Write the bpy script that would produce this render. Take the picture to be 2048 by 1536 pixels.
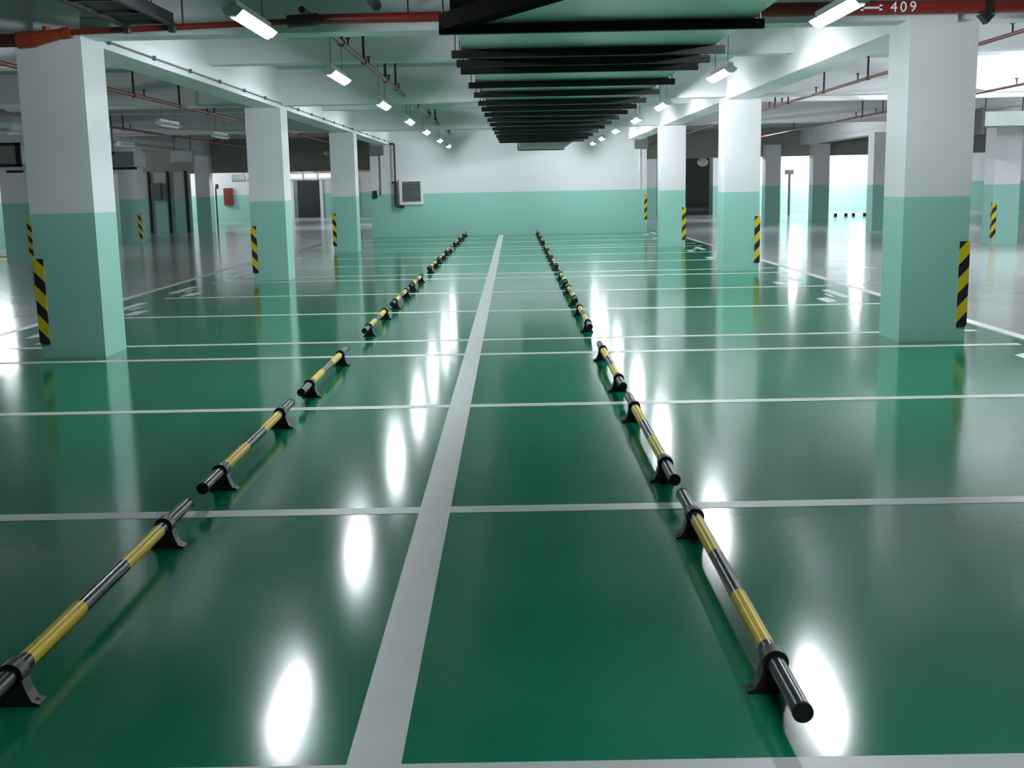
import bpy, math, random
from mathutils import Vector, Matrix
random.seed(7)
S = bpy.context.scene
COL = S.collection
for o in list(bpy.data.objects):
    bpy.data.objects.remove(o, do_unlink=True)

# ------------------------------------------------------------------ camera, world, exposure
F_PX, CAM_H = 2300.0, 1.55
pitch = math.atan(395.0 / F_PX); roll = math.atan(0.0195); yaw = math.atan(9.5 / math.hypot(F_PX, 395.0))
fw = Vector((-math.sin(yaw) * math.cos(pitch), math.cos(yaw) * math.cos(pitch), -math.sin(pitch)))
r0 = Vector((math.cos(yaw), math.sin(yaw), 0)); u0 = r0.cross(fw)
rv = math.cos(roll) * r0 - math.sin(roll) * u0
uv = math.sin(roll) * r0 + math.cos(roll) * u0
cam_d = bpy.data.cameras.new('camera'); cam = bpy.data.objects.new('camera', cam_d); COL.objects.link(cam)
cam.matrix_world = Matrix(((rv.x, uv.x, -fw.x, 0), (rv.y, uv.y, -fw.y, 0), (rv.z, uv.z, -fw.z, CAM_H), (0, 0, 0, 1)))
cam_d.sensor_width = 36.0; cam_d.lens = F_PX / 2048 * 36; cam_d.clip_start = 0.05; cam_d.clip_end = 300
S.camera = cam
w = bpy.data.worlds.new('world'); S.world = w; w.use_nodes = True
w.node_tree.nodes['Background'].inputs[0].default_value = (0.75, 0.9, 0.85, 1)
w.node_tree.nodes['Background'].inputs[1].default_value = 0.02
S.view_settings.view_transform = 'Standard'; S.view_settings.look = 'None'
S.view_settings.gamma = 1.0; S.view_settings.use_curve_mapping = False
S.view_settings.exposure = 0.2
LAMP = 182.0            # radiance of the fluorescent tubes

# ------------------------------------------------------------------ materials
def new_mat(name):
    m = bpy.data.materials.new(name); m.use_nodes = True
    nt = m.node_tree; return m, nt, nt.nodes['Principled BSDF']
def mat(name, col, rough=0.6, metal=0.0, var=0.12, scale=6.0, bump=0.0, spec=0.5):
    m, nt, p = new_mat(name)
    p.inputs['Roughness'].default_value = rough; p.inputs['Metallic'].default_value = metal
    p.inputs['Specular IOR Level'].default_value = spec
    tc = nt.nodes.new('ShaderNodeTexCoord'); nz = nt.nodes.new('ShaderNodeTexNoise')
    nz.inputs['Scale'].default_value = scale; nz.inputs['Detail'].default_value = 4
    nt.links.new(tc.outputs['Object'], nz.inputs['Vector'])
    mx = nt.nodes.new('ShaderNodeMix'); mx.data_type = 'RGBA'
    mx.inputs[6].default_value = tuple(c * (1 - var) for c in col) + (1,)
    mx.inputs[7].default_value = tuple(min(1, c * (1 + var)) for c in col) + (1,)
    nt.links.new(nz.outputs['Fac'], mx.inputs[0]); nt.links.new(mx.outputs[2], p.inputs['Base Color'])
    if bump:
        b = nt.nodes.new('ShaderNodeBump'); b.inputs['Strength'].default_value = bump; b.inputs['Distance'].default_value = 0.01
        nt.links.new(nz.outputs['Fac'], b.inputs['Height']); nt.links.new(b.outputs[0], p.inputs['Normal'])
    return m
def floor_mat(name, c1, c2, rough, spec=0.5):
    m, nt, p = new_mat(name)
    tc = nt.nodes.new('ShaderNodeTexCoord')
    n1 = nt.nodes.new('ShaderNodeTexNoise'); n1.inputs['Scale'].default_value = 0.9; n1.inputs['Detail'].default_value = 5
    n2 = nt.nodes.new('ShaderNodeTexNoise'); n2.inputs['Scale'].default_value = 8.0; n2.inputs['Detail'].default_value = 3
    mp = nt.nodes.new('ShaderNodeMapping'); mp.inputs['Scale'].default_value = (1.0, 0.35, 1)
    nt.links.new(tc.outputs['Object'], n1.inputs['Vector']); nt.links.new(tc.outputs['Object'], mp.inputs['Vector'])
    nt.links.new(mp.outputs[0], n2.inputs['Vector'])
    mx = nt.nodes.new('ShaderNodeMix'); mx.data_type = 'RGBA'
    mx.inputs[6].default_value = c1 + (1,); mx.inputs[7].default_value = c2 + (1,)
    nt.links.new(n1.outputs['Fac'], mx.inputs[0]); nt.links.new(mx.outputs[2], p.inputs['Base Color'])
    mr = nt.nodes.new('ShaderNodeMapRange'); mr.inputs[3].default_value = rough * 0.75; mr.inputs[4].default_value = rough * 1.25
    nt.links.new(n1.outputs['Fac'], mr.inputs[0]); nt.links.new(mr.outputs[0], p.inputs['Roughness'])
    b = nt.nodes.new('ShaderNodeBump'); b.inputs['Strength'].default_value = 0.055; b.inputs['Distance'].default_value = 0.004
    nt.links.new(n2.outputs['Fac'], b.inputs['Height']); nt.links.new(b.outputs[0], p.inputs['Normal'])
    p.inputs['Specular IOR Level'].default_value = spec
    return m
def stripe_mat(name, sign):
    m, nt, p = new_mat(name); p.inputs['Roughness'].default_value = 0.45
    tc = nt.nodes.new('ShaderNodeTexCoord'); sp = nt.nodes.new('ShaderNodeSeparateXYZ')
    nt.links.new(tc.outputs['Object'], sp.inputs[0])
    def M(op, a, b):
        n = nt.nodes.new('ShaderNodeMath'); n.operation = op
        for i, v in enumerate((a, b)):
            if v is None: continue
            if isinstance(v, (int, float)): n.inputs[i].default_value = v
            else: nt.links.new(v, n.inputs[i])
        return n.outputs[0]
    t = M('ADD', M('MULTIPLY', M('ADD', sp.outputs[0], M('MULTIPLY', sp.outputs[1], sign)), 1.1 * sign), sp.outputs[2])
    f = M('FRACT', M('MULTIPLY', t, 1 / 0.275), None)
    g = M('GREATER_THAN', f, 0.47)
    mx = nt.nodes.new('ShaderNodeMix'); mx.data_type = 'RGBA'
    mx.inputs[6].default_value = (0.012, 0.012, 0.016, 1); mx.inputs[7].default_value = (0.66, 0.50, 0.015, 1)
    nt.links.new(g, mx.inputs[0]); nt.links.new(mx.outputs[2], p.inputs['Base Color'])
    return m
def emit_mat(name, col, s):
    m = bpy.data.materials.new(name); m.use_nodes = True; nt = m.node_tree; nt.nodes.clear()
    e = nt.nodes.new('ShaderNodeEmission'); e.inputs[0].default_value = col + (1,); e.inputs[1].default_value = s
    o = nt.nodes.new('ShaderNodeOutputMaterial'); nt.links.new(e.outputs[0], o.inputs[0]); return m

TUBEA = emit_mat('added_aisle_tube', (0.89, 0.955, 1.0), LAMP * 1.9)  # glow of the added aisle battens
WHITE = mat('white_paint', (0.74, 0.74, 0.765), 0.55, var=0.025, scale=1.3)
TEAL = mat('teal_paint', (0.31, 0.59, 0.51), 0.45, var=0.04, scale=1.3)
CEIL = mat('ceiling_paint', (0.37, 0.41, 0.39), 0.8, var=0.06, scale=0.8)
GREEN = floor_mat('green_epoxy', (0.004, 0.170, 0.082), (0.008, 0.225, 0.118), 0.13)
GREY = floor_mat('grey_epoxy', (0.37, 0.38, 0.38), (0.43, 0.44, 0.44), 0.15)
LINE = mat('line_paint', (0.70, 0.70, 0.70), 0.35, var=0.08, scale=5.0)
BLACK = mat('black_enamel', (0.012, 0.012, 0.014), 0.25, var=0.2, spec=0.35)
RUBBER = mat('black_cap', (0.008, 0.008, 0.008), 0.6, var=0.2, spec=0.2)
MATTB = mat('matt_black', (0.006, 0.006, 0.006), 0.95, var=0.2, spec=0.02)
BLKST = mat('black_steel', (0.011, 0.012, 0.013), 0.6, var=0.3, scale=9, spec=0.25)
YELLOW = mat('yellow_enamel', (0.80, 0.54, 0.008), 0.3, var=0.06, spec=0.25)
STEEL = mat('bracket_steel', (0.010, 0.010, 0.011), 0.45, var=0.25, scale=20)
DARK = mat('dark_steel', (0.018, 0.02, 0.022), 0.5, metal=0.2, var=0.3, scale=9)
GALV = mat('galvanised_sheet', (0.55, 0.60, 0.58), 0.30, metal=0.9, var=0.10, scale=2.2)
GALVD = mat('dull_galvanised_sheet', (0.33, 0.37, 0.36), 0.45, metal=0.7, var=0.12, scale=2.2)
RED = mat('red_pipe_paint', (0.17, 0.016, 0.012), 0.35, var=0.15, scale=5)
REDD = mat('dark_red_pipe_paint', (0.060, 0.012, 0.012), 0.4, var=0.25, scale=5)
ORANGE = mat('orange_red_coupling', (0.27, 0.035, 0.012), 0.4, var=0.2, scale=9)
HANG = mat('hanger_steel', (0.03, 0.018, 0.018), 0.5, var=0.2)
LAMPW = mat('lamp_housing', (0.78, 0.79, 0.80), 0.4, var=0.03)
TUBE = emit_mat('lit_tube', (0.86, 0.945, 1.0), LAMP)
TUBEB = emit_mat('bright_lit_tube', (0.89, 0.955, 1.0), LAMP * 1.35)
UNLIT = mat('unlit_tube', (0.75, 0.77, 0.76), 0.25, var=0.02)
WIRE = mat('thin_wire', (0.05, 0.05, 0.06), 0.5, var=0.1)
GREYP = mat('grey_panel', (0.13, 0.14, 0.135), 0.5, var=0.1)
OLIVE = mat('raw_concrete', (0.34, 0.34, 0.29), 0.8, var=0.18, scale=1.1)
CABRED = mat('cabinet_red', (0.16, 0.02, 0.015), 0.4, var=0.1)
COPPER = mat('orange_pipe', (0.55, 0.17, 0.06), 0.4, var=0.1)
CREAM = mat('cream_plastic', (0.75, 0.72, 0.55), 0.4, var=0.05)
TEXTW = mat('white_lettering', (0.72, 0.70, 0.68), 0.5, var=0.05)
ST_L = stripe_mat('hazard_stripes_falling', 1.0)
ST_R = stripe_mat('hazard_stripes_rising', -1.0)

# ------------------------------------------------------------------ mesh builder
class MB:
    def __init__(s): s.v = []; s.f = []; s.m = []; s.mats = []; s.sm = []
    def _m(s, m):
        if m not in s.mats: s.mats.append(m)
        return s.mats.index(m)
    def add(s, vs, fs, m, smooth=False):
        o = len(s.v); i = s._m(m); s.v += [Vector(p) for p in vs]
        for f in fs: s.f.append([o + k for k in f]); s.m.append(i); s.sm.append(smooth)
        return s
    def box(s, x0, x1, y0, y1, z0, z1, m):
        return s.add([(x0, y0, z0), (x1, y0, z0), (x1, y1, z0), (x0, y1, z0), (x0, y0, z1), (x1, y0, z1), (x1, y1, z1), (x0, y1, z1)],
                     [(0, 3, 2, 1), (4, 5, 6, 7), (0, 1, 5, 4), (1, 2, 6, 5), (2, 3, 7, 6), (3, 0, 4, 7)], m)
    def loft(s, rings, m, caps=True, smooth=True):
        n = len(rings[0]); vs = [p for r in rings for p in r]; fs = []
        for k in range(len(rings) - 1):
            for i in range(n):
                j = (i + 1) % n; fs.append((k * n + i, k * n + j, (k + 1) * n + j, (k + 1) * n + i))
        s.add(vs, fs, m, smooth)
        if caps:
            s.add(rings[0], [tuple(range(n))[::-1]], m); s.add(rings[-1], [tuple(range(n))], m)
        return s
    def tube(s, p0, p1, r, m, n=16, r1=None, caps=True):
        p0, p1 = Vector(p0), Vector(p1); d = (p1 - p0).normalized()
        a = d.cross(Vector((0, 0, 1)) if abs(d.z) < 0.9 else Vector((1, 0, 0))).normalized(); b = d.cross(a)
        r1 = r if r1 is None else r1
        ring = lambda c, q: [c + q * (math.cos(t) * a + math.sin(t) * b) for t in (2 * math.pi * i / n for i in range(n))]
        return s.loft([ring(p0, r), ring(p1, r1)], m, caps)
    def poly(s, pts, z0, z1, m):
        n = len(pts); vs = [(x, y, z0) for x, y in pts] + [(x, y, z1) for x, y in pts]
        return s.add(vs, [tuple(range(n))[::-1], tuple(range(n, 2 * n))] + [(i, (i + 1) % n, n + (i + 1) % n, n + i) for i in range(n)], m)
    def build(s, name, parent=None, org=(0, 0, 0), bevel=0.0):
        """vertices are in world space (or the parent's space when the parent sits at the origin); org = where the object's origin goes"""
        me = bpy.data.meshes.new(name); off = Vector(org)
        me.from_pydata([tuple(p - off) for p in s.v], [], s.f)
        for m in s.mats: me.materials.append(m)
        for p, i, q in zip(me.polygons, s.m, s.sm): p.material_index = i; p.use_smooth = q
        me.update()
        import bmesh
        bm = bmesh.new(); bm.from_mesh(me); bmesh.ops.recalc_face_normals(bm, faces=bm.faces); bm.to_mesh(me); bm.free()
        o = bpy.data.objects.new(name, me); COL.objects.link(o)
        if parent is not None:
            o.parent = parent; o.location = off - parent_loc(parent)
        else: o.location = off
        if bevel:
            b = o.modifiers.new('bevel', 'BEVEL'); b.width = bevel; b.segments = 2; b.limit_method = 'ANGLE'
        return o
def parent_loc(p):
    l = Vector(p.location)
    while p.parent: p = p.parent; l += Vector(p.location)
    return l
def tag(o, label, cat, group=None, kind=None):
    if label: o['label'] = label
    if cat: o['category'] = cat
    if group: o['group'] = group
    if kind: o['kind'] = kind
    return o
def thing(name, label, cat, loc=(0, 0, 0), group=None):
    o = bpy.data.objects.new(name, None); o.empty_display_size = 0.1; COL.objects.link(o); o.location = loc
    return tag(o, label, cat, group, 'thing')
def struct(o): o['kind'] = 'structure'; return o
def dup(root, loc, label=None, rotz=None):
    r = root.copy(); COL.objects.link(r); r.location = loc
    if rotz is not None: r.rotation_euler = (0, 0, rotz)
    if label: r['label'] = label
    for ch in list(root.children):
        c = ch.copy(); COL.objects.link(c); c.parent = r
        for g in ch.children:
            d = g.copy(); COL.objects.link(d); d.parent = c
    return r
ORD = ['first', 'second', 'third', 'fourth', 'fifth', 'sixth', 'seventh', 'eighth', 'ninth', 'tenth', 'eleventh', 'twelfth']

# ------------------------------------------------------------------ floor with its painted lines
XL, XR = -5.78, 4.88          # where the green bays meet the grey drive aisles
YW = 38.0                      # far wall of the parking strip
DADO = 1.38
m = MB()
m.box(XL, XR, -8, YW + 8, -0.2, 0.0, GREEN)
m.box(-30, XL, -8, 90, -0.2, 0.0, GREY); m.box(XR, 30, -8, 90, -0.2, 0.0, GREY)
m.box(XL, XR, YW + 8, 90, -0.2, 0.0, GREY)
floor = struct(m.build('floor'))
def paint(name, x0, x1, y0, y1, h=0.0015):
    o = MB().box(x0, x1, y0, y1, -0.01, h, LINE).build(name, floor); o['kind'] = 'structure'; return o
paint('centre_line', -0.485, -0.335, -4, 37.75, 0.002)
LINES = [0.15, 2.865, 5.43, 8.13, 10.71, 11.75, 14.52, 17.16, 19.87, 20.95, 23.55, 26.25, 29.02, 30.15, 32.85, 35.5]
for y in LINES: paint('bay_line', XL + 0.55, XR - 0.15, y - 0.055, y + 0.055)
paint('aisle_line', XL - 0.12, XL - 0.0, -6, YW + 6); paint('aisle_line', XR + 0.03, XR + 0.15, -6, YW + 6)
BAYS = [(2.87, 5.43), (5.43, 8.13), (8.13, 10.71), (11.75, 14.52), (14.52, 17.16), (17.16, 19.87), (20.95, 23.55), (23.55, 26.25), (26.25, 29.02), (30.15, 32.85), (32.85, 35.5), (35.5, 37.95)]
# worn bay numbering: strokes painted at the aisle end of each bay
for (a, b) in BAYS:
    for sx, xe in ((1, XR - 0.42), (-1, XL + 0.42)):
        mk = MB()
        for (dx, y0, y1, wd) in ((0.0, 0.30, 0.78, 0.13), (-0.16 * sx, 0.36, 0.55, 0.05), (-0.36 * sx, 0.10, 0.34, 0.16)):
            yc0, yc1 = a + (b - a) * y0, a + (b - a) * y1
            mk.poly([(xe + dx - wd / 2, yc0), (xe + dx + wd / 2, yc0 + 0.1), (xe + dx + wd / 2, yc1), (xe + dx - wd / 2, yc1 - 0.1)], -0.01, 0.0015, LINE)
        o = mk.build('bay_marking', floor); o['kind'] = 'structure'

# ------------------------------------------------------------------ ceiling: slab, cross beams, long beams
ZS = 3.6
ceiling = struct(MB().box(-30, 30, -8, 90, ZS, ZS + 0.2, CEIL).build('ceiling'))
def beam(x0, x1, y0, y1, z0, m=WHITE):
    o = MB().box(x0, x1, y0, y1, z0, ZS, m).build('beam', None, ((x0 + x1) / 2, (y0 + y1) / 2, z0)); o['kind'] = 'structure'
for k in range(-1, 6):
    y = 11.0 + 9.2 * k
    if y < 37.5: beam(-16, 16, y + 0.12, y + 0.45, 3.0)
    if y + 4.55 < 37.5: beam(-16, 16, y + 4.55, y + 4.85, 3.2)
for x0, x1 in ((-4.40, -3.975), (3.705, 4.13)): beam(x0, x1, 11.02, YW, 2.955)
for x0, x1 in ((-12.4, -11.95), (11.35, 11.8)): beam(x0, x1, 11.02, 60, 2.95)

# ------------------------------------------------------------------ far wall block and outer walls
def dado_wall(name, x0, x1, y0, y1, ztop, up=WHITE, lo=TEAL):
    m = MB().box(x0, x1, y0, y1, 0, DADO, lo).box(x0, x1, y0, y1, DADO, ztop, up); return struct(m.build(name))
dado_wall('wall_back', -4.62, 4.36, YW, YW + 8, ZS)
dado_wall('wall_left', -24, -13.3, 34.6, 34.9, ZS)
dado_wall('wall_far_left', -26, 2, 68, 68.3, ZS)
dado_wall('wall_far_right', 9.6, 30, 56, 56.3, ZS)
dado_wall('wall_side_left', -26.3, -26, -8, 90, ZS)
dado_wall('wall_side_right', 27, 27.3, -8, 90, ZS)
dado_wall('wall_rear', 0, 9.6, 75, 75.3, ZS)
struct(MB().box(-18, -4.62, 46.3, 46.7, 2.3, ZS, OLIVE).build('trim_1'))       # dark downstand band on the left
struct(MB().box(4.36, 20, 46.3, 46.7, 2.52, ZS, OLIVE).build('trim_2'))
dado_wall('wall_panel', -16.5, -12.75, 45.9, 46.2, 2.35, mat('pale_grey_plaster', (0.5, 0.5, 0.46), 0.7, var=0.1), TEAL)  # upper panel in one even pale grey, duller than the white paint

# ------------------------------------------------------------------ columns
def column(x0, x1, y0, label, corner, falling, group, d=0.6, ztop=2.96, pat=None):
    cx, cy = (x0 + x1) / 2, y0 + d / 2
    m = MB().box(x0, x1, y0, y0 + d, 0, DADO, TEAL).box(x0, x1, y0, y0 + d, DADO, ztop, WHITE)
    c = m.build('concrete_column', None, (cx, cy, 0)); tag(c, label, 'column', group, 'thing')
    if corner:
        xc = x0 if corner < 0 else x1; t = 0.012; wd = 0.085; z0, z1 = 0.135, 0.955
        s = MB(); mt = ST_L if falling else ST_R
        if corner < 0: s.poly([(xc - t, y0 - t), (xc + wd, y0 - t), (xc + wd, y0), (xc, y0), (xc, y0 + wd), (xc - t, y0 + wd)], z0, z1, mt)
        else: s.poly([(xc + t, y0 - t), (xc - wd, y0 - t), (xc - wd, y0), (xc, y0), (xc, y0 + wd), (xc + t, y0 + wd)], z0, z1, mt)
        g = s.build('hazard_strip', c, (xc, y0, 0.135)); g['label'] = 'yellow and black striped corner guard'
    return c
GRP = 'white and teal columns along the parking strip'
column(-4.575, -3.965, 11.0, 'large white and teal column standing under the orange pipe coupling', -1, True, GRP)
column(-4.575, -3.965, 20.22, 'second column behind the large one under the orange coupling, a striped guard on its corner', -1, True, GRP)
column(-4.575, -3.965, 29.4, 'white and teal column nearest the wall vent on the far wall', -1, True, GRP)
column(3.69, 4.32, 11.0, 'large white and teal column below the red pipe with white lettering', 1, False, GRP)
column(3.69, 4.32, 20.4, 'brightly lit column behind the large column that stands below the lettered red pipe', 1, False, GRP)
column(3.69, 4.32, 29.2, 'slim bright column nearest the far wall on the side of the brightest aisle', 1, False, GRP)
GRO = 'columns on the far side of the drive aisles'
column(-12.0, -11.36, 27.3, 'shaded column across the dim aisle, half hidden behind the large column below the orange coupling', 1, True, GRO)
column(-12.35, -11.72, 36.5, 'column across the dim aisle seen beside the dark panelled wall', 1, True, GRO)
column(-12.45, -11.9, 45.75, 'slim column under the dark downstand band, left of the small dark red cabinet', 0, True, GRO)
column(11.25, 11.86, 27.3, 'glaring white column across the brightest aisle with a striped corner guard', -1, False, GRO)
column(10.98, 11.6, 35.6, 'dim column just beside the large column below the lettered red pipe, across the aisle', 1, False, GRO)
column(11.75, 12.4, 45.75, 'dark green column standing in front of the bright far wall', 0, False, GRO)
column(9.9, 10.5, 45.8, 'dim blue-green column at the edge of the bright far wall', 0, False, GRO)
column(8.3, 8.9, 64.0, 'distant grey column beside the cream ceiling fixture', 0, False, GRO, ztop=ZS - 0.001)
column(10.2, 10.8, 60.0, 'distant dark column right behind the gap between two bright columns', 0, False, GRO, ztop=ZS - 0.001)
column(5.9, 6.4, 52.0, 'narrow dim column seen past the corner of the far wall', 0, False, GRO, ztop=ZS - 0.001)

# ------------------------------------------------------------------ wheel stops
def wheel_stop(name_label, group, side):
    root = thing('wheel_stop', name_label, 'wheel stop', (0, 0, 0), group)
    z, r, L = 0.10, 0.0285, 2.30
    bar = MB()
    for k in range(5):
        y0 = -L / 2 + L / 5 * k
        bar.tube((0, y0, z), (0, y0 + L / 5, z), r, BLACK if k % 2 == 0 else YELLOW, 20, caps=False)
    bar.build('bar', root)
    for e in (-1, 1):
        MB().tube((0, e * L / 2, z), (0, e * (L / 2 - 0.012), z), r + 0.0015, RUBBER, 20).build('end_cap', root)
    for e in (-1, 1):
        yc = e * 0.785
        b = MB(); hw = 0.028
        # flared foot: wide base narrowing to the collar
        prof = [(-0.085, 0.0), (-0.085, 0.008), (-0.062, 0.016), (-0.048, 0.045), (-0.036, 0.085), (0.034, 0.085), (0.036, 0.045), (0.044, 0.016), (0.060, 0.008), (0.060, 0.0)]
        pr = [(x * side, zz) for x, zz in prof]
        n = len(pr)
        b.add([(x, yc - hw, zz) for x, zz in pr] + [(x, yc + hw, zz) for x, zz in pr],
              [tuple(range(n)), tuple(range(n, 2 * n))[::-1]] + [(i, n + i, n + (i + 1) % n, (i + 1) % n) for i in range(n)], STEEL)
        br = b.build('bracket', root)
        c = MB(); rings = []
        for yy, rr in ((-hw, r + 0.001), (-hw, r + 0.012), (hw, r + 0.012), (hw, r + 0.001)):
            rings.append([(rr * math.cos(t), yc + yy, z + rr * math.sin(t)) for t in (2 * math.pi * i / 20 for i in range(20))])
        c.loft(rings, STEEL, caps=False, smooth=False); c.build('collar', br)
        q = MB()
        q.tube((-0.066 * side, yc, 0.008), (-0.066 * side, yc, 0.016), 0.008, DARK, 8); q.build('anchor_bolt', br)
    return root
for side, X, grp, where in ((1, 0.775, 'wheel stops in the row under the lamp glare', 'row of bright lamp reflections'),
                            (-1, -1.57, 'wheel stops in the row on the vent side', 'row toward the wall vent')):
    proto = None
    for i, (a, b) in enumerate(BAYS):
        if i == 0: lab = 'nearest striped wheel stop bar in the ' + where
        elif i == 11: lab = 'striped wheel stop bar against the far wall, in the ' + where
        else: lab = f'striped wheel stop bar, {ORD[i]} from the camera in the ' + where
        loc = (X, a + 0.11 + 1.15, 0.0015 if False else 0.0)
        if proto is None: proto = wheel_stop(lab, grp, side); proto.location = loc
        else: dup(proto, loc, lab)
stop_far = dup(proto, (-13.0, 28.2, 0), 'dark wheel stop end poking in beside the shaded column across the dim aisle', math.pi / 2)
stop_far['group'] = 'wheel stops across the dim aisle'

# ------------------------------------------------------------------ fluorescent lamps
def lamp(label, group, lit=TUBE, bare=False, hood=False):
    root = thing('fluorescent_lamp', label, 'lamp', (0, 0, 0), group)     # origin at the tube
    L = 1.22
    MB().tube((0, -L / 2 + 0.03, 0), (0, L / 2 - 0.03, 0), 0.026, lit, 12).build('tube', root)
    h = MB()
    # inverted trough reflector
    prof = [(-0.078, 0.030), (-0.03, 0.060), (0.03, 0.060), (0.078, 0.030), (0.079, 0.034), (0.032, 0.066), (-0.032, 0.066), (-0.079, 0.034)]
    if hood: prof = [(-0.09, -0.05), (-0.05, 0.060), (0.05, 0.060), (0.09, -0.05), (0.092, -0.05), (0.052, 0.064), (-0.052, 0.064), (-0.092, -0.05)]
    n = 8
    h.add([(x, -L / 2, z) for x, z in prof] + [(x, L / 2, z) for x, z in prof],
          [(0, 1, 6, 7), (1, 2, 5, 6), (2, 3, 4, 5), (15, 14, 9, 8), (14, 13, 10, 9), (13, 12, 11, 10)] + [(i, n + i, n + (i + 1) % n, (i + 1) % n) for i in range(n)], LAMPW)
    if not hood:
        for e in (-1, 1):
            pl = [(-0.078, 0.030), (-0.03, 0.060), (0.03, 0.060), (0.078, 0.030), (0.034, -0.012), (-0.034, -0.012)]
            ya, yb = e * L / 2, e * (L / 2 + 0.004)
            h.add([(x, ya, z) for x, z in pl] + [(x, yb, z) for x, z in pl], [tuple(range(6)), tuple(range(6, 12))[::-1]] + [(i, 6 + i, 6 + (i + 1) % 6, (i + 1) % 6) for i in range(6)], LAMPW)
    if not bare: h.build('reflector', root)
    MB().box(-0.03, 0.03, -L / 2, L / 2, 0.068, 0.105, LAMPW).build('ballast_box', root)
    for e in (-1, 1):
        MB().box(-0.022, 0.022, e * (L / 2 - 0.03) - 0.012, e * (L / 2 - 0.03) + 0.012, -0.018, 0.062, LAMPW).build('lampholder', root)
        MB().tube((0, e * 0.42, 0.10), (0, e * 0.42, 0.799), 0.004, WIRE, 6).build('suspension_wire', root)
    return root
ZL = 2.80
LY = [9.15, 13.5, 18.1, 22.6, 26.9, 31.8, 36.2]
RY = [9.15, 14.2, 19.6, 23.6, 28.2, 32.6, 36.2]
P = lamp('nearest lit tube lamp over the bays on the vent side, beside the thin red pipe', 'lit tube lamps over the vent side bays')
P.location = (-1.98, LY[0], ZL)
for i, y in enumerate(LY[1:], 1):
    dup(P, (-1.98, y, ZL), (f'lit tube lamp, {ORD[i]} from the camera in the row over the vent side bays' if i < 6 else 'lit tube lamp nearest the far wall in the row over the vent side bays'))
PB = lamp('glaring tube lamp in front of the lettered red pipe', 'lit tube lamps beside the air duct', TUBEB); PB.location = (2.52, RY[0], ZL)
for i, y in enumerate(RY[1:], 1):
    dup(PB, (2.52, y, ZL), f'glaring tube lamp, {ORD[i]} from the camera in the row beside the air duct' if i < 6 else 'tube lamp nearest the far wall in the row beside the air duct')
# bare battens added to brighten the aisles, outside the view or hidden behind columns
BARE = None
for (x, y) in [(7.6, 12.6), (9.0, 16.2), (9.3, 19.2), (9.0, 23.6), (10.6, 21.4), (13, 36), (7.6, 38), (13.2, 22.0), (13.8, 52.6), (15.6, 52.6), (17.5, 52.6), (13.2, 54.6), (14.6, 54.6), (16.2, 54.6), (-10.2, 13.4), (-19.0, 26.0), (-9.5, 62.0), (-6.0, 52.0), (-16.8, 57), (-17.4, 60.2), (-9.0, 48.3), (-13.4, 64.5), (6.3, 70), (7.9, 48.3), (-18.5, 43)]:
    if BARE is None: BARE = lamp('added bare tube lamp that brightens another part of the garage', 'added tube lamps over the aisles', TUBEA, True); BARE.location = (x, y, ZL)
    else: dup(BARE, (x, y, ZL))
for (x, y) in [(-12.95, 28.9), (-14.7, 33.0)]:
    q = dup(P, (x, y, ZL), 'lit tube lamp beyond the shaded column across the dim aisle'); q['group'] = 'lit tube lamps beyond the dim aisle'
HD = lamp('added hooded tube lamp, out of view above the nearest bays', None, TUBE, False, True); HD.location = (1.0, 1.5, ZL); HD.rotation_euler = (0, 0, math.pi / 2)  # added unseen lamp; its hood confines the extra light to the near floor
U = lamp('unlit tube lamp over the dim aisle, seen beside the large column', 'unlit tube lamps over the dim aisle', UNLIT)
U.location = (-6.5, 22.3, ZL)
for loc, lb in (((-6.75, 27.2, ZL), 'unlit tube lamp over the dim aisle, next to the second column'), ((-10.2, 31.0, ZL), 'unlit tube lamp beside the hanging duct over the dim aisle'), ((-6.6, 42.0, ZL), 'unlit tube lamp in front of the dark downstand band')):
    dup(U, loc, lb)

# ------------------------------------------------------------------ air duct with hangers
duct = thing('air_duct', 'long galvanised air duct hanging under the ceiling on dark cross bars', 'duct', (0.6, 8.4, 2.68))
BY = [8.42, 9.95, 10.68, 11.35, 12.95, 14.3, 15.7, 16.9, 18.2, 19.6, 21.1, 22.7, 24.3, 26.0, 27.6, 29.2]
xl = lambda y: -0.40 + max(0, y - 9) * 0.009
XD, ZD, ZT = 1.70, 2.68, 2.93
edges = [8.42, 9.95, 11.35, 12.95, 14.4, 16.9, 19.6, 22.7, 26.0, 29.2]
for k in range(len(edges) - 1):
    a, b = edges[k], edges[k + 1]
    s = MB().poly([(xl(a), a + 0.01), (XD, a + 0.01), (XD, b - 0.01), (xl(b), b - 0.01)], ZD, ZT, GALV)
    o = s.build('duct_section', duct, ((xl(a) + XD) / 2, a, ZD))
    f = MB(); f.box(xl(a) - 0.02, XD + 0.02, a - 0.015, a + 0.02, ZD - 0.03, ZT + 0.02, DARK); f.build('joint_flange', duct, (0.6, a, ZD))
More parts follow.
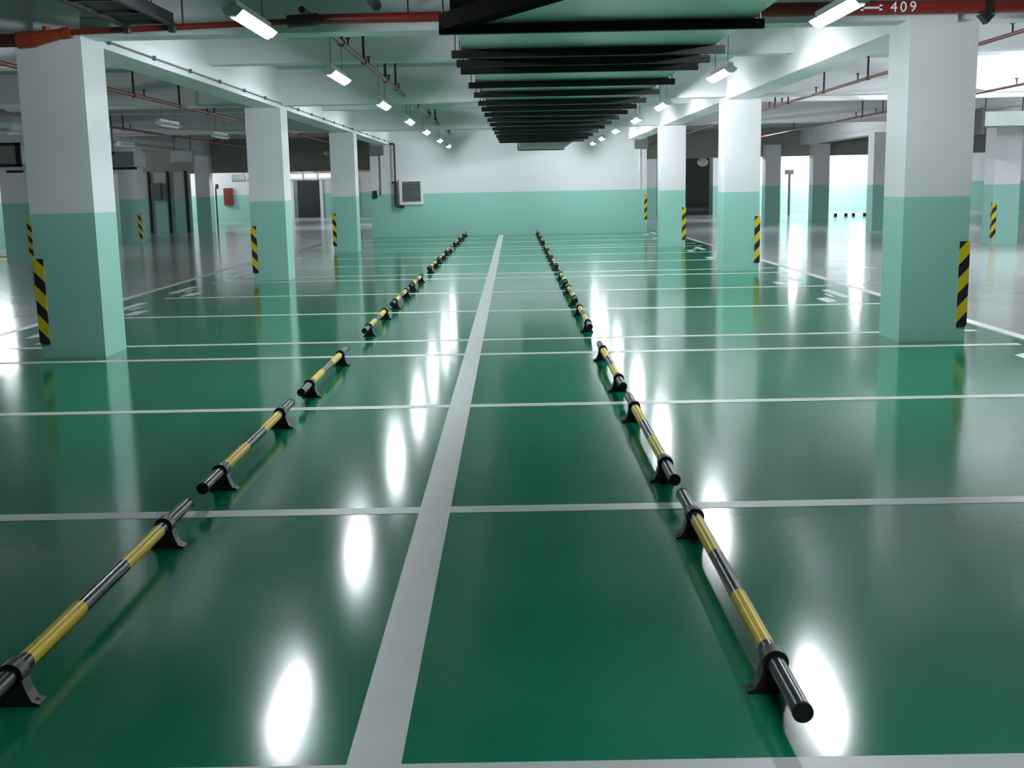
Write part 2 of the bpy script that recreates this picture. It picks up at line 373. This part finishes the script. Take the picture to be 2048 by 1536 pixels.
# transition narrowing towards the camera, then the near run
MB().poly([(0.35, 7.05), (XD, 7.05), (XD, 8.40), (-0.40, 8.40)], ZD, ZD + 0.07, GALV).build('duct_section', duct, (0.9, 7.05, ZD))
MB().poly([(0.35, 3.0), (XD, 3.0), (XD, 7.03), (0.35, 7.03)], ZD, ZT, GALV).build('duct_section', duct, (0.9, 3.0, ZD))
MB().poly([(0.27, 7.02), (0.42, 7.02), (-0.33, 8.41), (-0.50, 8.41)], ZD - 0.035, ZD + 0.075, MATTB).build('edge_angle', duct, (0, 7.7, ZD))
MB().box(0.2, 1.6, 29.22, 36.9, ZD + 0.0, ZT - 0.05, GREYP).build('duct_section', duct, (0.9, 29.2, ZD))
MB().box(0.17, 1.63, 36.8, 36.9, ZD - 0.03, ZT - 0.02, DARK).build('joint_flange', duct, (0.9, 36.8, ZD))
for y in BY:
    h = MB(); h.box(xl(y) - 0.10, XD + 0.09, y - 0.03, y + 0.03, ZD - 0.065, ZD - 0.002, BLKST); h.build('hanger_bar', duct, (0.6, y, ZD))
    for x in (xl(y) - 0.07, XD + 0.06):
        MB().tube((x, y, ZD - 0.06), (x, y, ZS), 0.007, HANG, 6).build('hanger_rod', duct, (x, y, ZD))

# ------------------------------------------------------------------ sprinkler main across the strip
YM = 10.6
main = thing('sprinkler_main_pipe', 'red sprinkler main pipe crossing overhead, thick to thin, with white lettering', 'pipe', (0, YM, 3.0))
def psec(x0, z0, x1, z1, r, m, name='pipe_section', r1=None):
    return MB().tube((x0, YM, z0), (x1, YM, z1), r, m, 20, r1).build(name, main, (x0, YM, z0))
psec(-9, 2.90, -4.36, 2.915, 0.058, REDD)
c = MB()
c.tube((-4.38, YM, 2.915), (-4.22, YM, 2.925), 0.075, ORANGE, 20)
c.tube((-4.22, YM, 2.925), (-3.98, YM, 2.965), 0.066, ORANGE, 20, 0.045)
c.tube((-3.98, YM, 2.965), (-3.90, YM, 2.975), 0.052, ORANGE, 20)
c.tube((-4.12, YM, 2.90), (-4.12, YM, 3.03), 0.035, ORANGE, 12)
c.build('reducer_coupling', main, (-4.3, YM, 2.92))['label'] = 'orange-red reducer coupling'
psec(-3.92, 2.975, -1.95, 3.03, 0.027, RED)
psec(-1.97, 3.03, -1.70, 3.045, 0.055, REDD, 'tee_fitting')
psec(-1.70, 3.045, 1.0, 3.05, 0.044, RED)
psec(1.0, 3.05, 9, 3.03, 0.062, RED)
for x, z, r in ((4.22, 3.035, 0.062), (4.82, 3.03, 0.062), (2.1, 3.04, 0.062)):
    k = MB(); k.tube((x - 0.03, YM, z), (x + 0.03, YM, z), r + 0.014, DARK, 20)
    k.add([(x - 0.07, YM - 0.05, z - r - 0.005), (x + 0.07, YM - 0.05, z - r - 0.005), (x, YM - 0.05, z - r - 0.085), (x - 0.07, YM + 0.05, z - r - 0.005), (x + 0.07, YM + 0.05, z - r - 0.005), (x, YM + 0.05, z - r - 0.085)],
          [(0, 2, 1), (3, 4, 5), (0, 1, 4, 3), (1, 2, 5, 4), (2, 0, 3, 5)], DARK)
    k.build('pipe_clamp', main, (x, YM, z))
for x in (-6.5, -2.9, -0.9, 2.3, 5.6): MB().tube((x, YM, 3.02), (x, YM, ZS), 0.008, HANG, 6).build('hanger_rod', main, (x, YM, 3.02))
tx = bpy.data.curves.new('lettering', 'FONT'); tx.body = '409'; tx.size = 0.125; tx.extrude = 0.002; tx.space_character = 1.35
tx.materials.append(TEXTW)
tmp = bpy.data.objects.new('lettering_curve', tx); COL.objects.link(tmp)
tme = bpy.data.meshes.new_from_object(tmp); bpy.data.objects.remove(tmp, do_unlink=True)
to = bpy.data.objects.new('lettering', tme); COL.objects.link(to); to.parent = main
to.location = (3.35, -0.0655, 0.0); to.rotation_euler = (math.radians(90), 0, 0)
ar = MB().box(3.09, 3.28, YM - 0.067, YM - 0.0615, 3.03, 3.048, TEXTW).box(3.09, 3.115, YM - 0.067, YM - 0.061, 3.015, 3.065, TEXTW).box(3.255, 3.28, YM - 0.067, YM - 0.061, 3.015, 3.065, TEXTW)
ar.build('dash_marking', main, (3.1, YM, 3.04))

# branch lines running with the strip
def branch(x, z, y0, y1, r, label, group, hy, m=RED, tip=None):
    t = thing('sprinkler_branch_pipe', label, 'pipe', (x, y0, z), group)
    MB().tube((x, y0, z), (x, y1, z), r, m, 14).build('pipe', t, (x, y0, z))
    for y in hy:
        MB().tube((x, y, z), (x, y, ZS), 0.017, HANG, 8).build('hanger_rod', t, (x, y, z))
        MB().tube((x, y - 0.03, z), (x, y + 0.03, z), r + 0.012, m, 14).build('clamp_ring', t, (x, y, z))
        s = MB().tube((x, y + 0.5, z), (x, y + 0.5, z + 0.10), 0.012, HANG, 8); s.tube((x, y + 0.5, z + 0.10), (x, y + 0.5, z + 0.115), 0.03, HANG, 10); s.build('sprinkler_head', t, (x, y + 0.5, z))
    return t
GB = 'thin red sprinkler branch pipes'
branch(-1.84, 3.13, 10.6, 35.5, 0.030, 'thin red branch pipe running over the vent side tube lamps to the far wall', GB, [11.9, 13.0, 14.9, 17.4, 18.9, 21.8, 23.0, 26.2, 28.4, 31.5, 34.2])
branch(2.05, 3.13, 10.6, 35.5, 0.030, 'thin red branch pipe mostly hidden behind the air duct', GB, [13.0, 18.0, 23.0, 28.0])
branch(-5.62, 3.0, 10.66, 44, 0.027, 'thin red branch pipe over the dim aisle, nearest the large column', GB, [11.9, 14.2, 17.6, 20.0, 21.8, 26, 31])
branch(-8.75, 3.0, 10.66, 44, 0.027, 'thin red branch pipe over the middle of the dim aisle', GB, [14, 18, 22.5, 26.5, 30.5, 34.5])
branch(5.18, 3.0, 10.66, 44, 0.022, 'thin red branch pipe over the bright aisle, nearest the large lettered-pipe column', GB, [11.8, 13.9, 17.2, 19.6, 22.1, 23.2, 27])
branch(8.15, 3.0, 10.66, 44, 0.022, 'thin red branch pipe over the middle of the bright aisle', GB, [14, 18.6, 21.6, 25.9, 27.4, 30, 34])

# ------------------------------------------------------------------ cable tray, drain pipe, conduit, junction box
tray = thing('cable_tray', 'dark cable tray hanging in front of the crossing red pipe', 'cable tray', (-3.15, 7, 3.0))
for x in (-3.36, -2.96):
    MB().box(x - 0.018, x + 0.018, 2.5, 10.46, 2.985, 3.10, BLKST).build('side_rail', tray, (x, 2.5, 3.0))
MB().box(-3.335, -3.0, 2.5, 10.36, 3.016, 3.07, RUBBER).build('cable_bundle', tray, (-3.2, 2.5, 3.0))
for k in range(13):
    y = 2.9 + k * 0.62
    MB().box(-3.34, -2.98, y - 0.02, y + 0.02, 2.995, 3.015, DARK).build('rung', tray, (-3.16, y, 3.0))
for y in (4.5, 7.2, 9.9):
    for x in (-3.36, -2.96): MB().tube((x, y, 3.05), (x, y, ZS), 0.007, HANG, 6).build('hanger_rod', tray, (x, y, 3.05))
for x in (-3.36, -2.96): MB().box(x - 0.025, x + 0.025, 10.42, 10.5, 2.94, 3.02, DARK).build('end_foot', tray, (x, 10.45, 2.95))
dp = MB().tube((-1.17, 2.0, 3.14), (-1.17, 10.5, 3.14), 0.048, DARK, 18)
tag(dp.build('drain_pipe', None, (-1.17, 2.0, 3.14)), 'short length of dark pipe ending above the red main beside the air duct', 'pipe', None, 'thing')
cd = thing('cable_conduit', 'thin grey conduit clipped along the foot of the long white beam', 'conduit', (-3.955, 11.3, 3.03))
MB().tube((-3.957, 11.0, 3.03), (-3.957, 37.9, 3.03), 0.011, GREYP, 8).build('conduit', cd, (-3.957, 11.0, 3.03))
for k in range(18): MB().box(-3.974, -3.937, 11.75 + 1.45 * k - 0.012, 11.75 + 1.45 * k + 0.012, 3.005, 3.055, GREYP).build('clip', cd, (-3.957, 11.75 + 1.45 * k, 3.03))
jb = MB().box(-3.98, -3.72, 11.04, 11.13, 3.06, 3.17, GALVD); tag(jb.build('junction_box', None, (-3.85, 11.1, 3.06), 0.008), 'pale grey junction box fixed above the crossing pipe by the large column', 'box', None, 'thing')

# ------------------------------------------------------------------ things on the far wall
vent = thing('wall_vent', 'square grey louvred vent in a pale frame on the far wall', 'vent', (-3.3, YW, 1.05))
fr = MB(); x0, x1, z0, z1, t = -3.70, -2.92, 1.03, 1.86, 0.09
fr.box(x0, x1, YW - 0.05, YW, z0, z0 + t, LAMPW).box(x0, x1, YW - 0.05, YW, z1 - t, z1, LAMPW).box(x0, x0 + t, YW - 0.05, YW, z0 + t, z1 - t, LAMPW).box(x1 - t, x1, YW - 0.05, YW, z0 + t, z1 - t, LAMPW)
fr.build('frame', vent, (-3.3, YW, 1.03))
lv = MB(); lv.box(x0 + t, x1 - t, YW - 0.008, YW, z0 + t, z1 - t, GREYP)
for k in range(9):
    zz = z0 + t + 0.01 + k * (z1 - z0 - 2 * t - 0.02) / 9
    lv.add([(x0 + t, YW - 0.04, zz), (x1 - t, YW - 0.04, zz), (x1 - t, YW - 0.008, zz + 0.05), (x0 + t, YW - 0.008, zz + 0.05), (x0 + t, YW - 0.04, zz + 0.006), (x1 - t, YW - 0.04, zz + 0.006)], [(0, 1, 2, 3), (4, 5, 1, 0), (4, 3, 2, 5)], GREYP)
lv.build('louvres', vent, (-3.3, YW, 1.1))
sp = thing('standpipe', 'dark red standpipe dropping down the far wall beside the vent', 'pipe', (-3.78, YW, 0.9))
s = MB(); yy = YW - 0.12
s.tube((-4.25, yy, 2.98), (-3.86, yy, 2.98), 0.032, REDD); s.tube((-3.86, yy, 2.99), (-3.80, yy, 2.93), 0.035, REDD); s.tube((-3.81, yy, 2.95), (-3.81, yy, 1.75), 0.032, REDD)
s.build('pipe', sp, (-3.8, yy, 2.0))
MB().tube((-3.79, yy, 1.78), (-3.79, yy, 0.98), 0.062, HANG).build('pipe_sleeve', sp, (-3.79, yy, 1.0))
MB().tube((-3.80, yy, 1.0), (-3.55, yy, 0.96), 0.05, REDD).build('elbow', sp, (-3.7, yy, 0.98))
MB().tube((-3.92, yy, 1.74), (-3.80, yy, 1.78), 0.03, DARK).build('valve', sp, (-3.85, yy, 1.75))
hb = MB().box(-4.58, -4.16, YW - 0.32, YW - 0.02, 2.62, 2.93, GREYP); tag(hb.build('equipment_box', None, (-4.4, YW - 0.2, 2.62), 0.01), 'grey equipment box high on the far wall above the vent pipe', 'box', None, 'thing')
pil = MB().box(-4.62, -3.98, YW - 0.04, YW + 0.02, 0, DADO, TEAL).box(-4.62, -3.98, YW - 0.04, YW + 0.02, DADO, 2.96, WHITE); struct(pil.build('trim_3'))
hb2 = MB().box(3.95, 4.36, YW - 0.3, YW - 0.02, 2.68, 2.98, GREYP); tag(hb2.build('equipment_box', None, (4.15, YW - 0.2, 2.68), 0.01), 'pale equipment box high on the far wall on the side of the bright aisle', 'box', None, 'thing')
dr = MB().tube((-4.30, YW - 0.06, 1.35), (-4.30, YW - 0.06, 2.62), 0.02, GREYP, 10); tag(dr.build('wall_conduit', None, (-4.3, YW - 0.06, 1.35)), 'thin grey conduit below the equipment box above the vent pipe', 'conduit', None, 'thing')
dr2 = MB().tube((4.12, YW - 0.05, 1.4), (4.12, YW - 0.05, 2.68), 0.022, LAMPW, 10); tag(dr2.build('wall_conduit', None, (4.12, YW - 0.05, 1.4)), 'pale conduit below the equipment box on the bright aisle side', 'conduit', None, 'thing')
sw = MB().box(-4.55, -4.42, YW - 0.16, YW - 0.04, 1.25, 1.5, DARK); tag(sw.build('switch_box', None, (-4.5, YW - 0.1, 1.25), 0.01), 'small dark switch box at the edge of the far wall', 'box', None, 'thing')
gs = MB().poly([(4.37, YW - 0.012), (4.28, YW - 0.012), (4.28, YW), (4.36, YW), (4.36, YW + 0.09), (4.372, YW + 0.09)], 0.4, 1.2, ST_R)
tag(gs.build('corner_guard', None, (4.36, YW, 0.4)), 'yellow and black striped guard on the corner of the far wall', 'corner guard', None, 'thing')

# ------------------------------------------------------------------ the dim aisle in the distance
ad = thing('aisle_duct', 'galvanised duct with dark flanges hanging across the dim aisle', 'duct', (-10.5, 24, 2.2))
MB().box(-11.2, -10.13, 24.0, 29.0, 2.2, 2.58, GALVD).build('duct_section', ad, (-10.6, 24, 2.2))
MB().box(-10.1, -9.15, 28.3, 29.2, 2.2, 2.56, GALVD).build('duct_section', ad, (-9.6, 28.3, 2.2))
for (a, b, c, d, e, f) in ((-11.3, -10.06, 23.97, 24.02, 2.14, 2.2), (-11.3, -10.06, 23.97, 24.02, 2.57, 2.63), (-10.16, -10.06, 23.97, 24.02, 2.14, 2.63), (-10.12, -9.08, 28.25, 28.3, 2.13, 2.19), (-10.12, -9.6, 28.25, 28.3, 2.5, 2.56), (-9.85, -9.76, 28.24, 28.3, 2.15, 2.6), (-10.35, -10.02, 23.9, 24.0, 2.02, 2.07)):
    MB().box(a, b, c, d, e, f, DARK).build('flange', ad, (a, c, e))
for x, y in ((-10.6, 24.2), (-10.9, 26.5), (-9.7, 28.5)): MB().tube((x, y, 2.5), (x, y, ZS), 0.015, HANG, 6).build('hanger_rod', ad, (x, y, 2.5))
fb = thing('fan_box', 'green-grey fan box hanging in front of the dark downstand band', 'box', (-9.6, 34.15, 2.42))
MB().box(-9.92, -9.3, 34.0, 34.3, 2.42, 2.76, GALVD).build('housing', fb, (-9.4, 34, 2.3), 0.01)
for x in (-9.85, -9.37): MB().tube((x, 34.15, 2.7), (x, 34.15, ZS), 0.012, HANG, 6).build('hanger_rod', fb, (x, 34.15, 2.7))
for x in (-14.3, -13.55, -12.85):
    o = MB().tube((x, 45.85, 0.0), (x, 45.85, 2.4), 0.06, DARK, 10).build('wall_pipe', None, (x, 45.85, 0)); tag(o, {-14.3: 'dark vertical pipe beside the control box on the dim panelled wall', -13.55: 'dark vertical pipe in the middle of the dim panelled wall', -12.85: 'dark vertical pipe next to the slim column under the downstand band'}[x], 'pipe', 'dark pipes on the dim panelled wall', 'thing')
cb = MB().box(-14.2, -13.8, 45.7, 45.9, 1.3, 1.95, GREYP); tag(cb.build('control_box', None, (-14, 45.8, 1.3), 0.01), 'dark grey control box on the dim panelled wall', 'box', None, 'thing')
hc = MB().box(-15.35, -14.9, 61.8, 62.0, 0.85, 1.75, CABRED); tag(hc.build('hose_cabinet', None, (-15.1, 61.9, 0.85), 0.01), 'dark red fire hose cabinet on the pale wall far down the dim aisle', 'cabinet', None, 'thing')
dado_wall('wall_far_middle', -18.5, -13.2, 62.0, 62.3, ZS)
for i, (xa, xb) in enumerate(((-12.55, -11.25), (-10.0, -9.2))):
    d = struct(MB().box(xa, xb, 67.9, 68.0, 0, 2.15, DARK).build('door_%d' % (i + 1)))
    struct(MB().box(xb, xb + 0.18, 67.85, 68.0, 0, 2.2, LAMPW).build('trim_%d' % (i + 4)))
struct(MB().box(-13.1, -12.7, 67.5, 68.0, 0, 2.5, WHITE).build('trim_6'))
ins = MB()
for k in range(8): ins.tube((-12.0 + k * 0.62, 50, 2.12), (-11.46 + k * 0.62, 50, 2.12), 0.15, WHITE, 12)
ip = thing('insulated_pipe', 'lumpy pale insulated pipe hanging below the dark downstand band', 'pipe', (-10, 50, 2.12)); ins.build('lagging', ip, (-10, 50, 2.12))
for x in (-11.5, -9.0, -7.6): MB().tube((x, 50, 2.2), (x, 50, ZS), 0.012, HANG, 6).build('hanger_rod', ip, (x, 50, 2.2))
op = thing('orange_pipe', 'short orange pipe seen past the edge of the far wall', 'pipe', (-7, 50.5, 2.36)); MB().tube((-8.6, 50.5, 2.36), (-5.5, 50.5, 2.36), 0.06, COPPER, 12).build('pipe', op, (-7, 50.5, 2.36))
for x in (-8.2, -6.0): MB().tube((x, 50.5, 2.4), (x, 50.5, ZS), 0.012, HANG, 6).build('hanger_rod', op, (x, 50.5, 2.4))
sc = thing('warning_lamp', 'small orange warning lamp on a pole under the dark downstand band', 'lamp', (-11.6, 45.5, 0))
MB().tube((-11.62, 45.6, 0.0), (-11.62, 45.6, 1.75), 0.03, GREYP, 8).build('pole', sc, (-11.62, 45.6, 0)); MB().tube((-11.55, 45.55, 1.68), (-11.55, 45.55, 1.86), 0.06, COPPER, 10).build('lamp_head', sc, (-11.55, 45.55, 1.68))

# ------------------------------------------------------------------ the bright aisle in the distance
cf = MB(); rings = []
for k in range(7):
    a = math.pi * k / 6; rings.append([(7.55 + 0.22 * max(0.02, math.sin(a)) * math.cos(t), 46.5 + 0.15 * max(0.02, math.sin(a)) * math.sin(t), 2.355 - 0.17 * math.cos(a)) for t in (2 * math.pi * i / 14 for i in range(14))])
cf.loft(rings, CREAM); tag(cf.build('ceiling_fixture', None, (7.55, 46.5, 2.19)), 'cream oval fixture under the concrete band between two bright columns', 'fixture', None, 'thing')
rd = thing('aisle_duct', 'galvanised duct with dark hangers over the bright aisle, beyond the lettered-pipe column', 'duct', (9.5, 24, 2.5))
MB().box(10.0, 13.5, 25.0, 25.9, 2.62, 2.92, GALVD).build('duct_section', rd, (11, 25, 2.6))
for x in (10.2, 11.0, 12.2): MB().tube((x, 25.4, 2.9), (x, 25.4, ZS), 0.015, HANG, 6).build('hanger_rod', rd, (x, 25.4, 2.9))
MB().box(9.95, 10.02, 24.95, 25.95, 2.45, 3.0, DARK).build('flange', rd, (10, 25, 2.45))
pst = None
for i, x in enumerate((13.85, 14.3, 14.62, 15.1)):
    o = MB().tube((x, 50, 0), (x, 50, 0.14), 0.07, DARK, 10).build('floor_post', None, (x, 50, 0)); tag(o, f'short dark post in front of the bright far wall, {ORD[i]} from the dark green column', 'post', 'short posts before the bright far wall', 'thing')
wp = thing('standing_pipe', 'dark pipe with a valve head against the lit wall between two dim columns', 'pipe', (12.0, 53, 0))
MB().tube((12.55, 53, 0), (12.55, 53, 2.0), 0.06, GREYP, 10).build('pipe', wp, (12.55, 53, 0)); MB().box(12.35, 12.72, 52.9, 53.1, 1.85, 2.05, GREYP).build('valve', wp, (12.5, 53, 1.85))
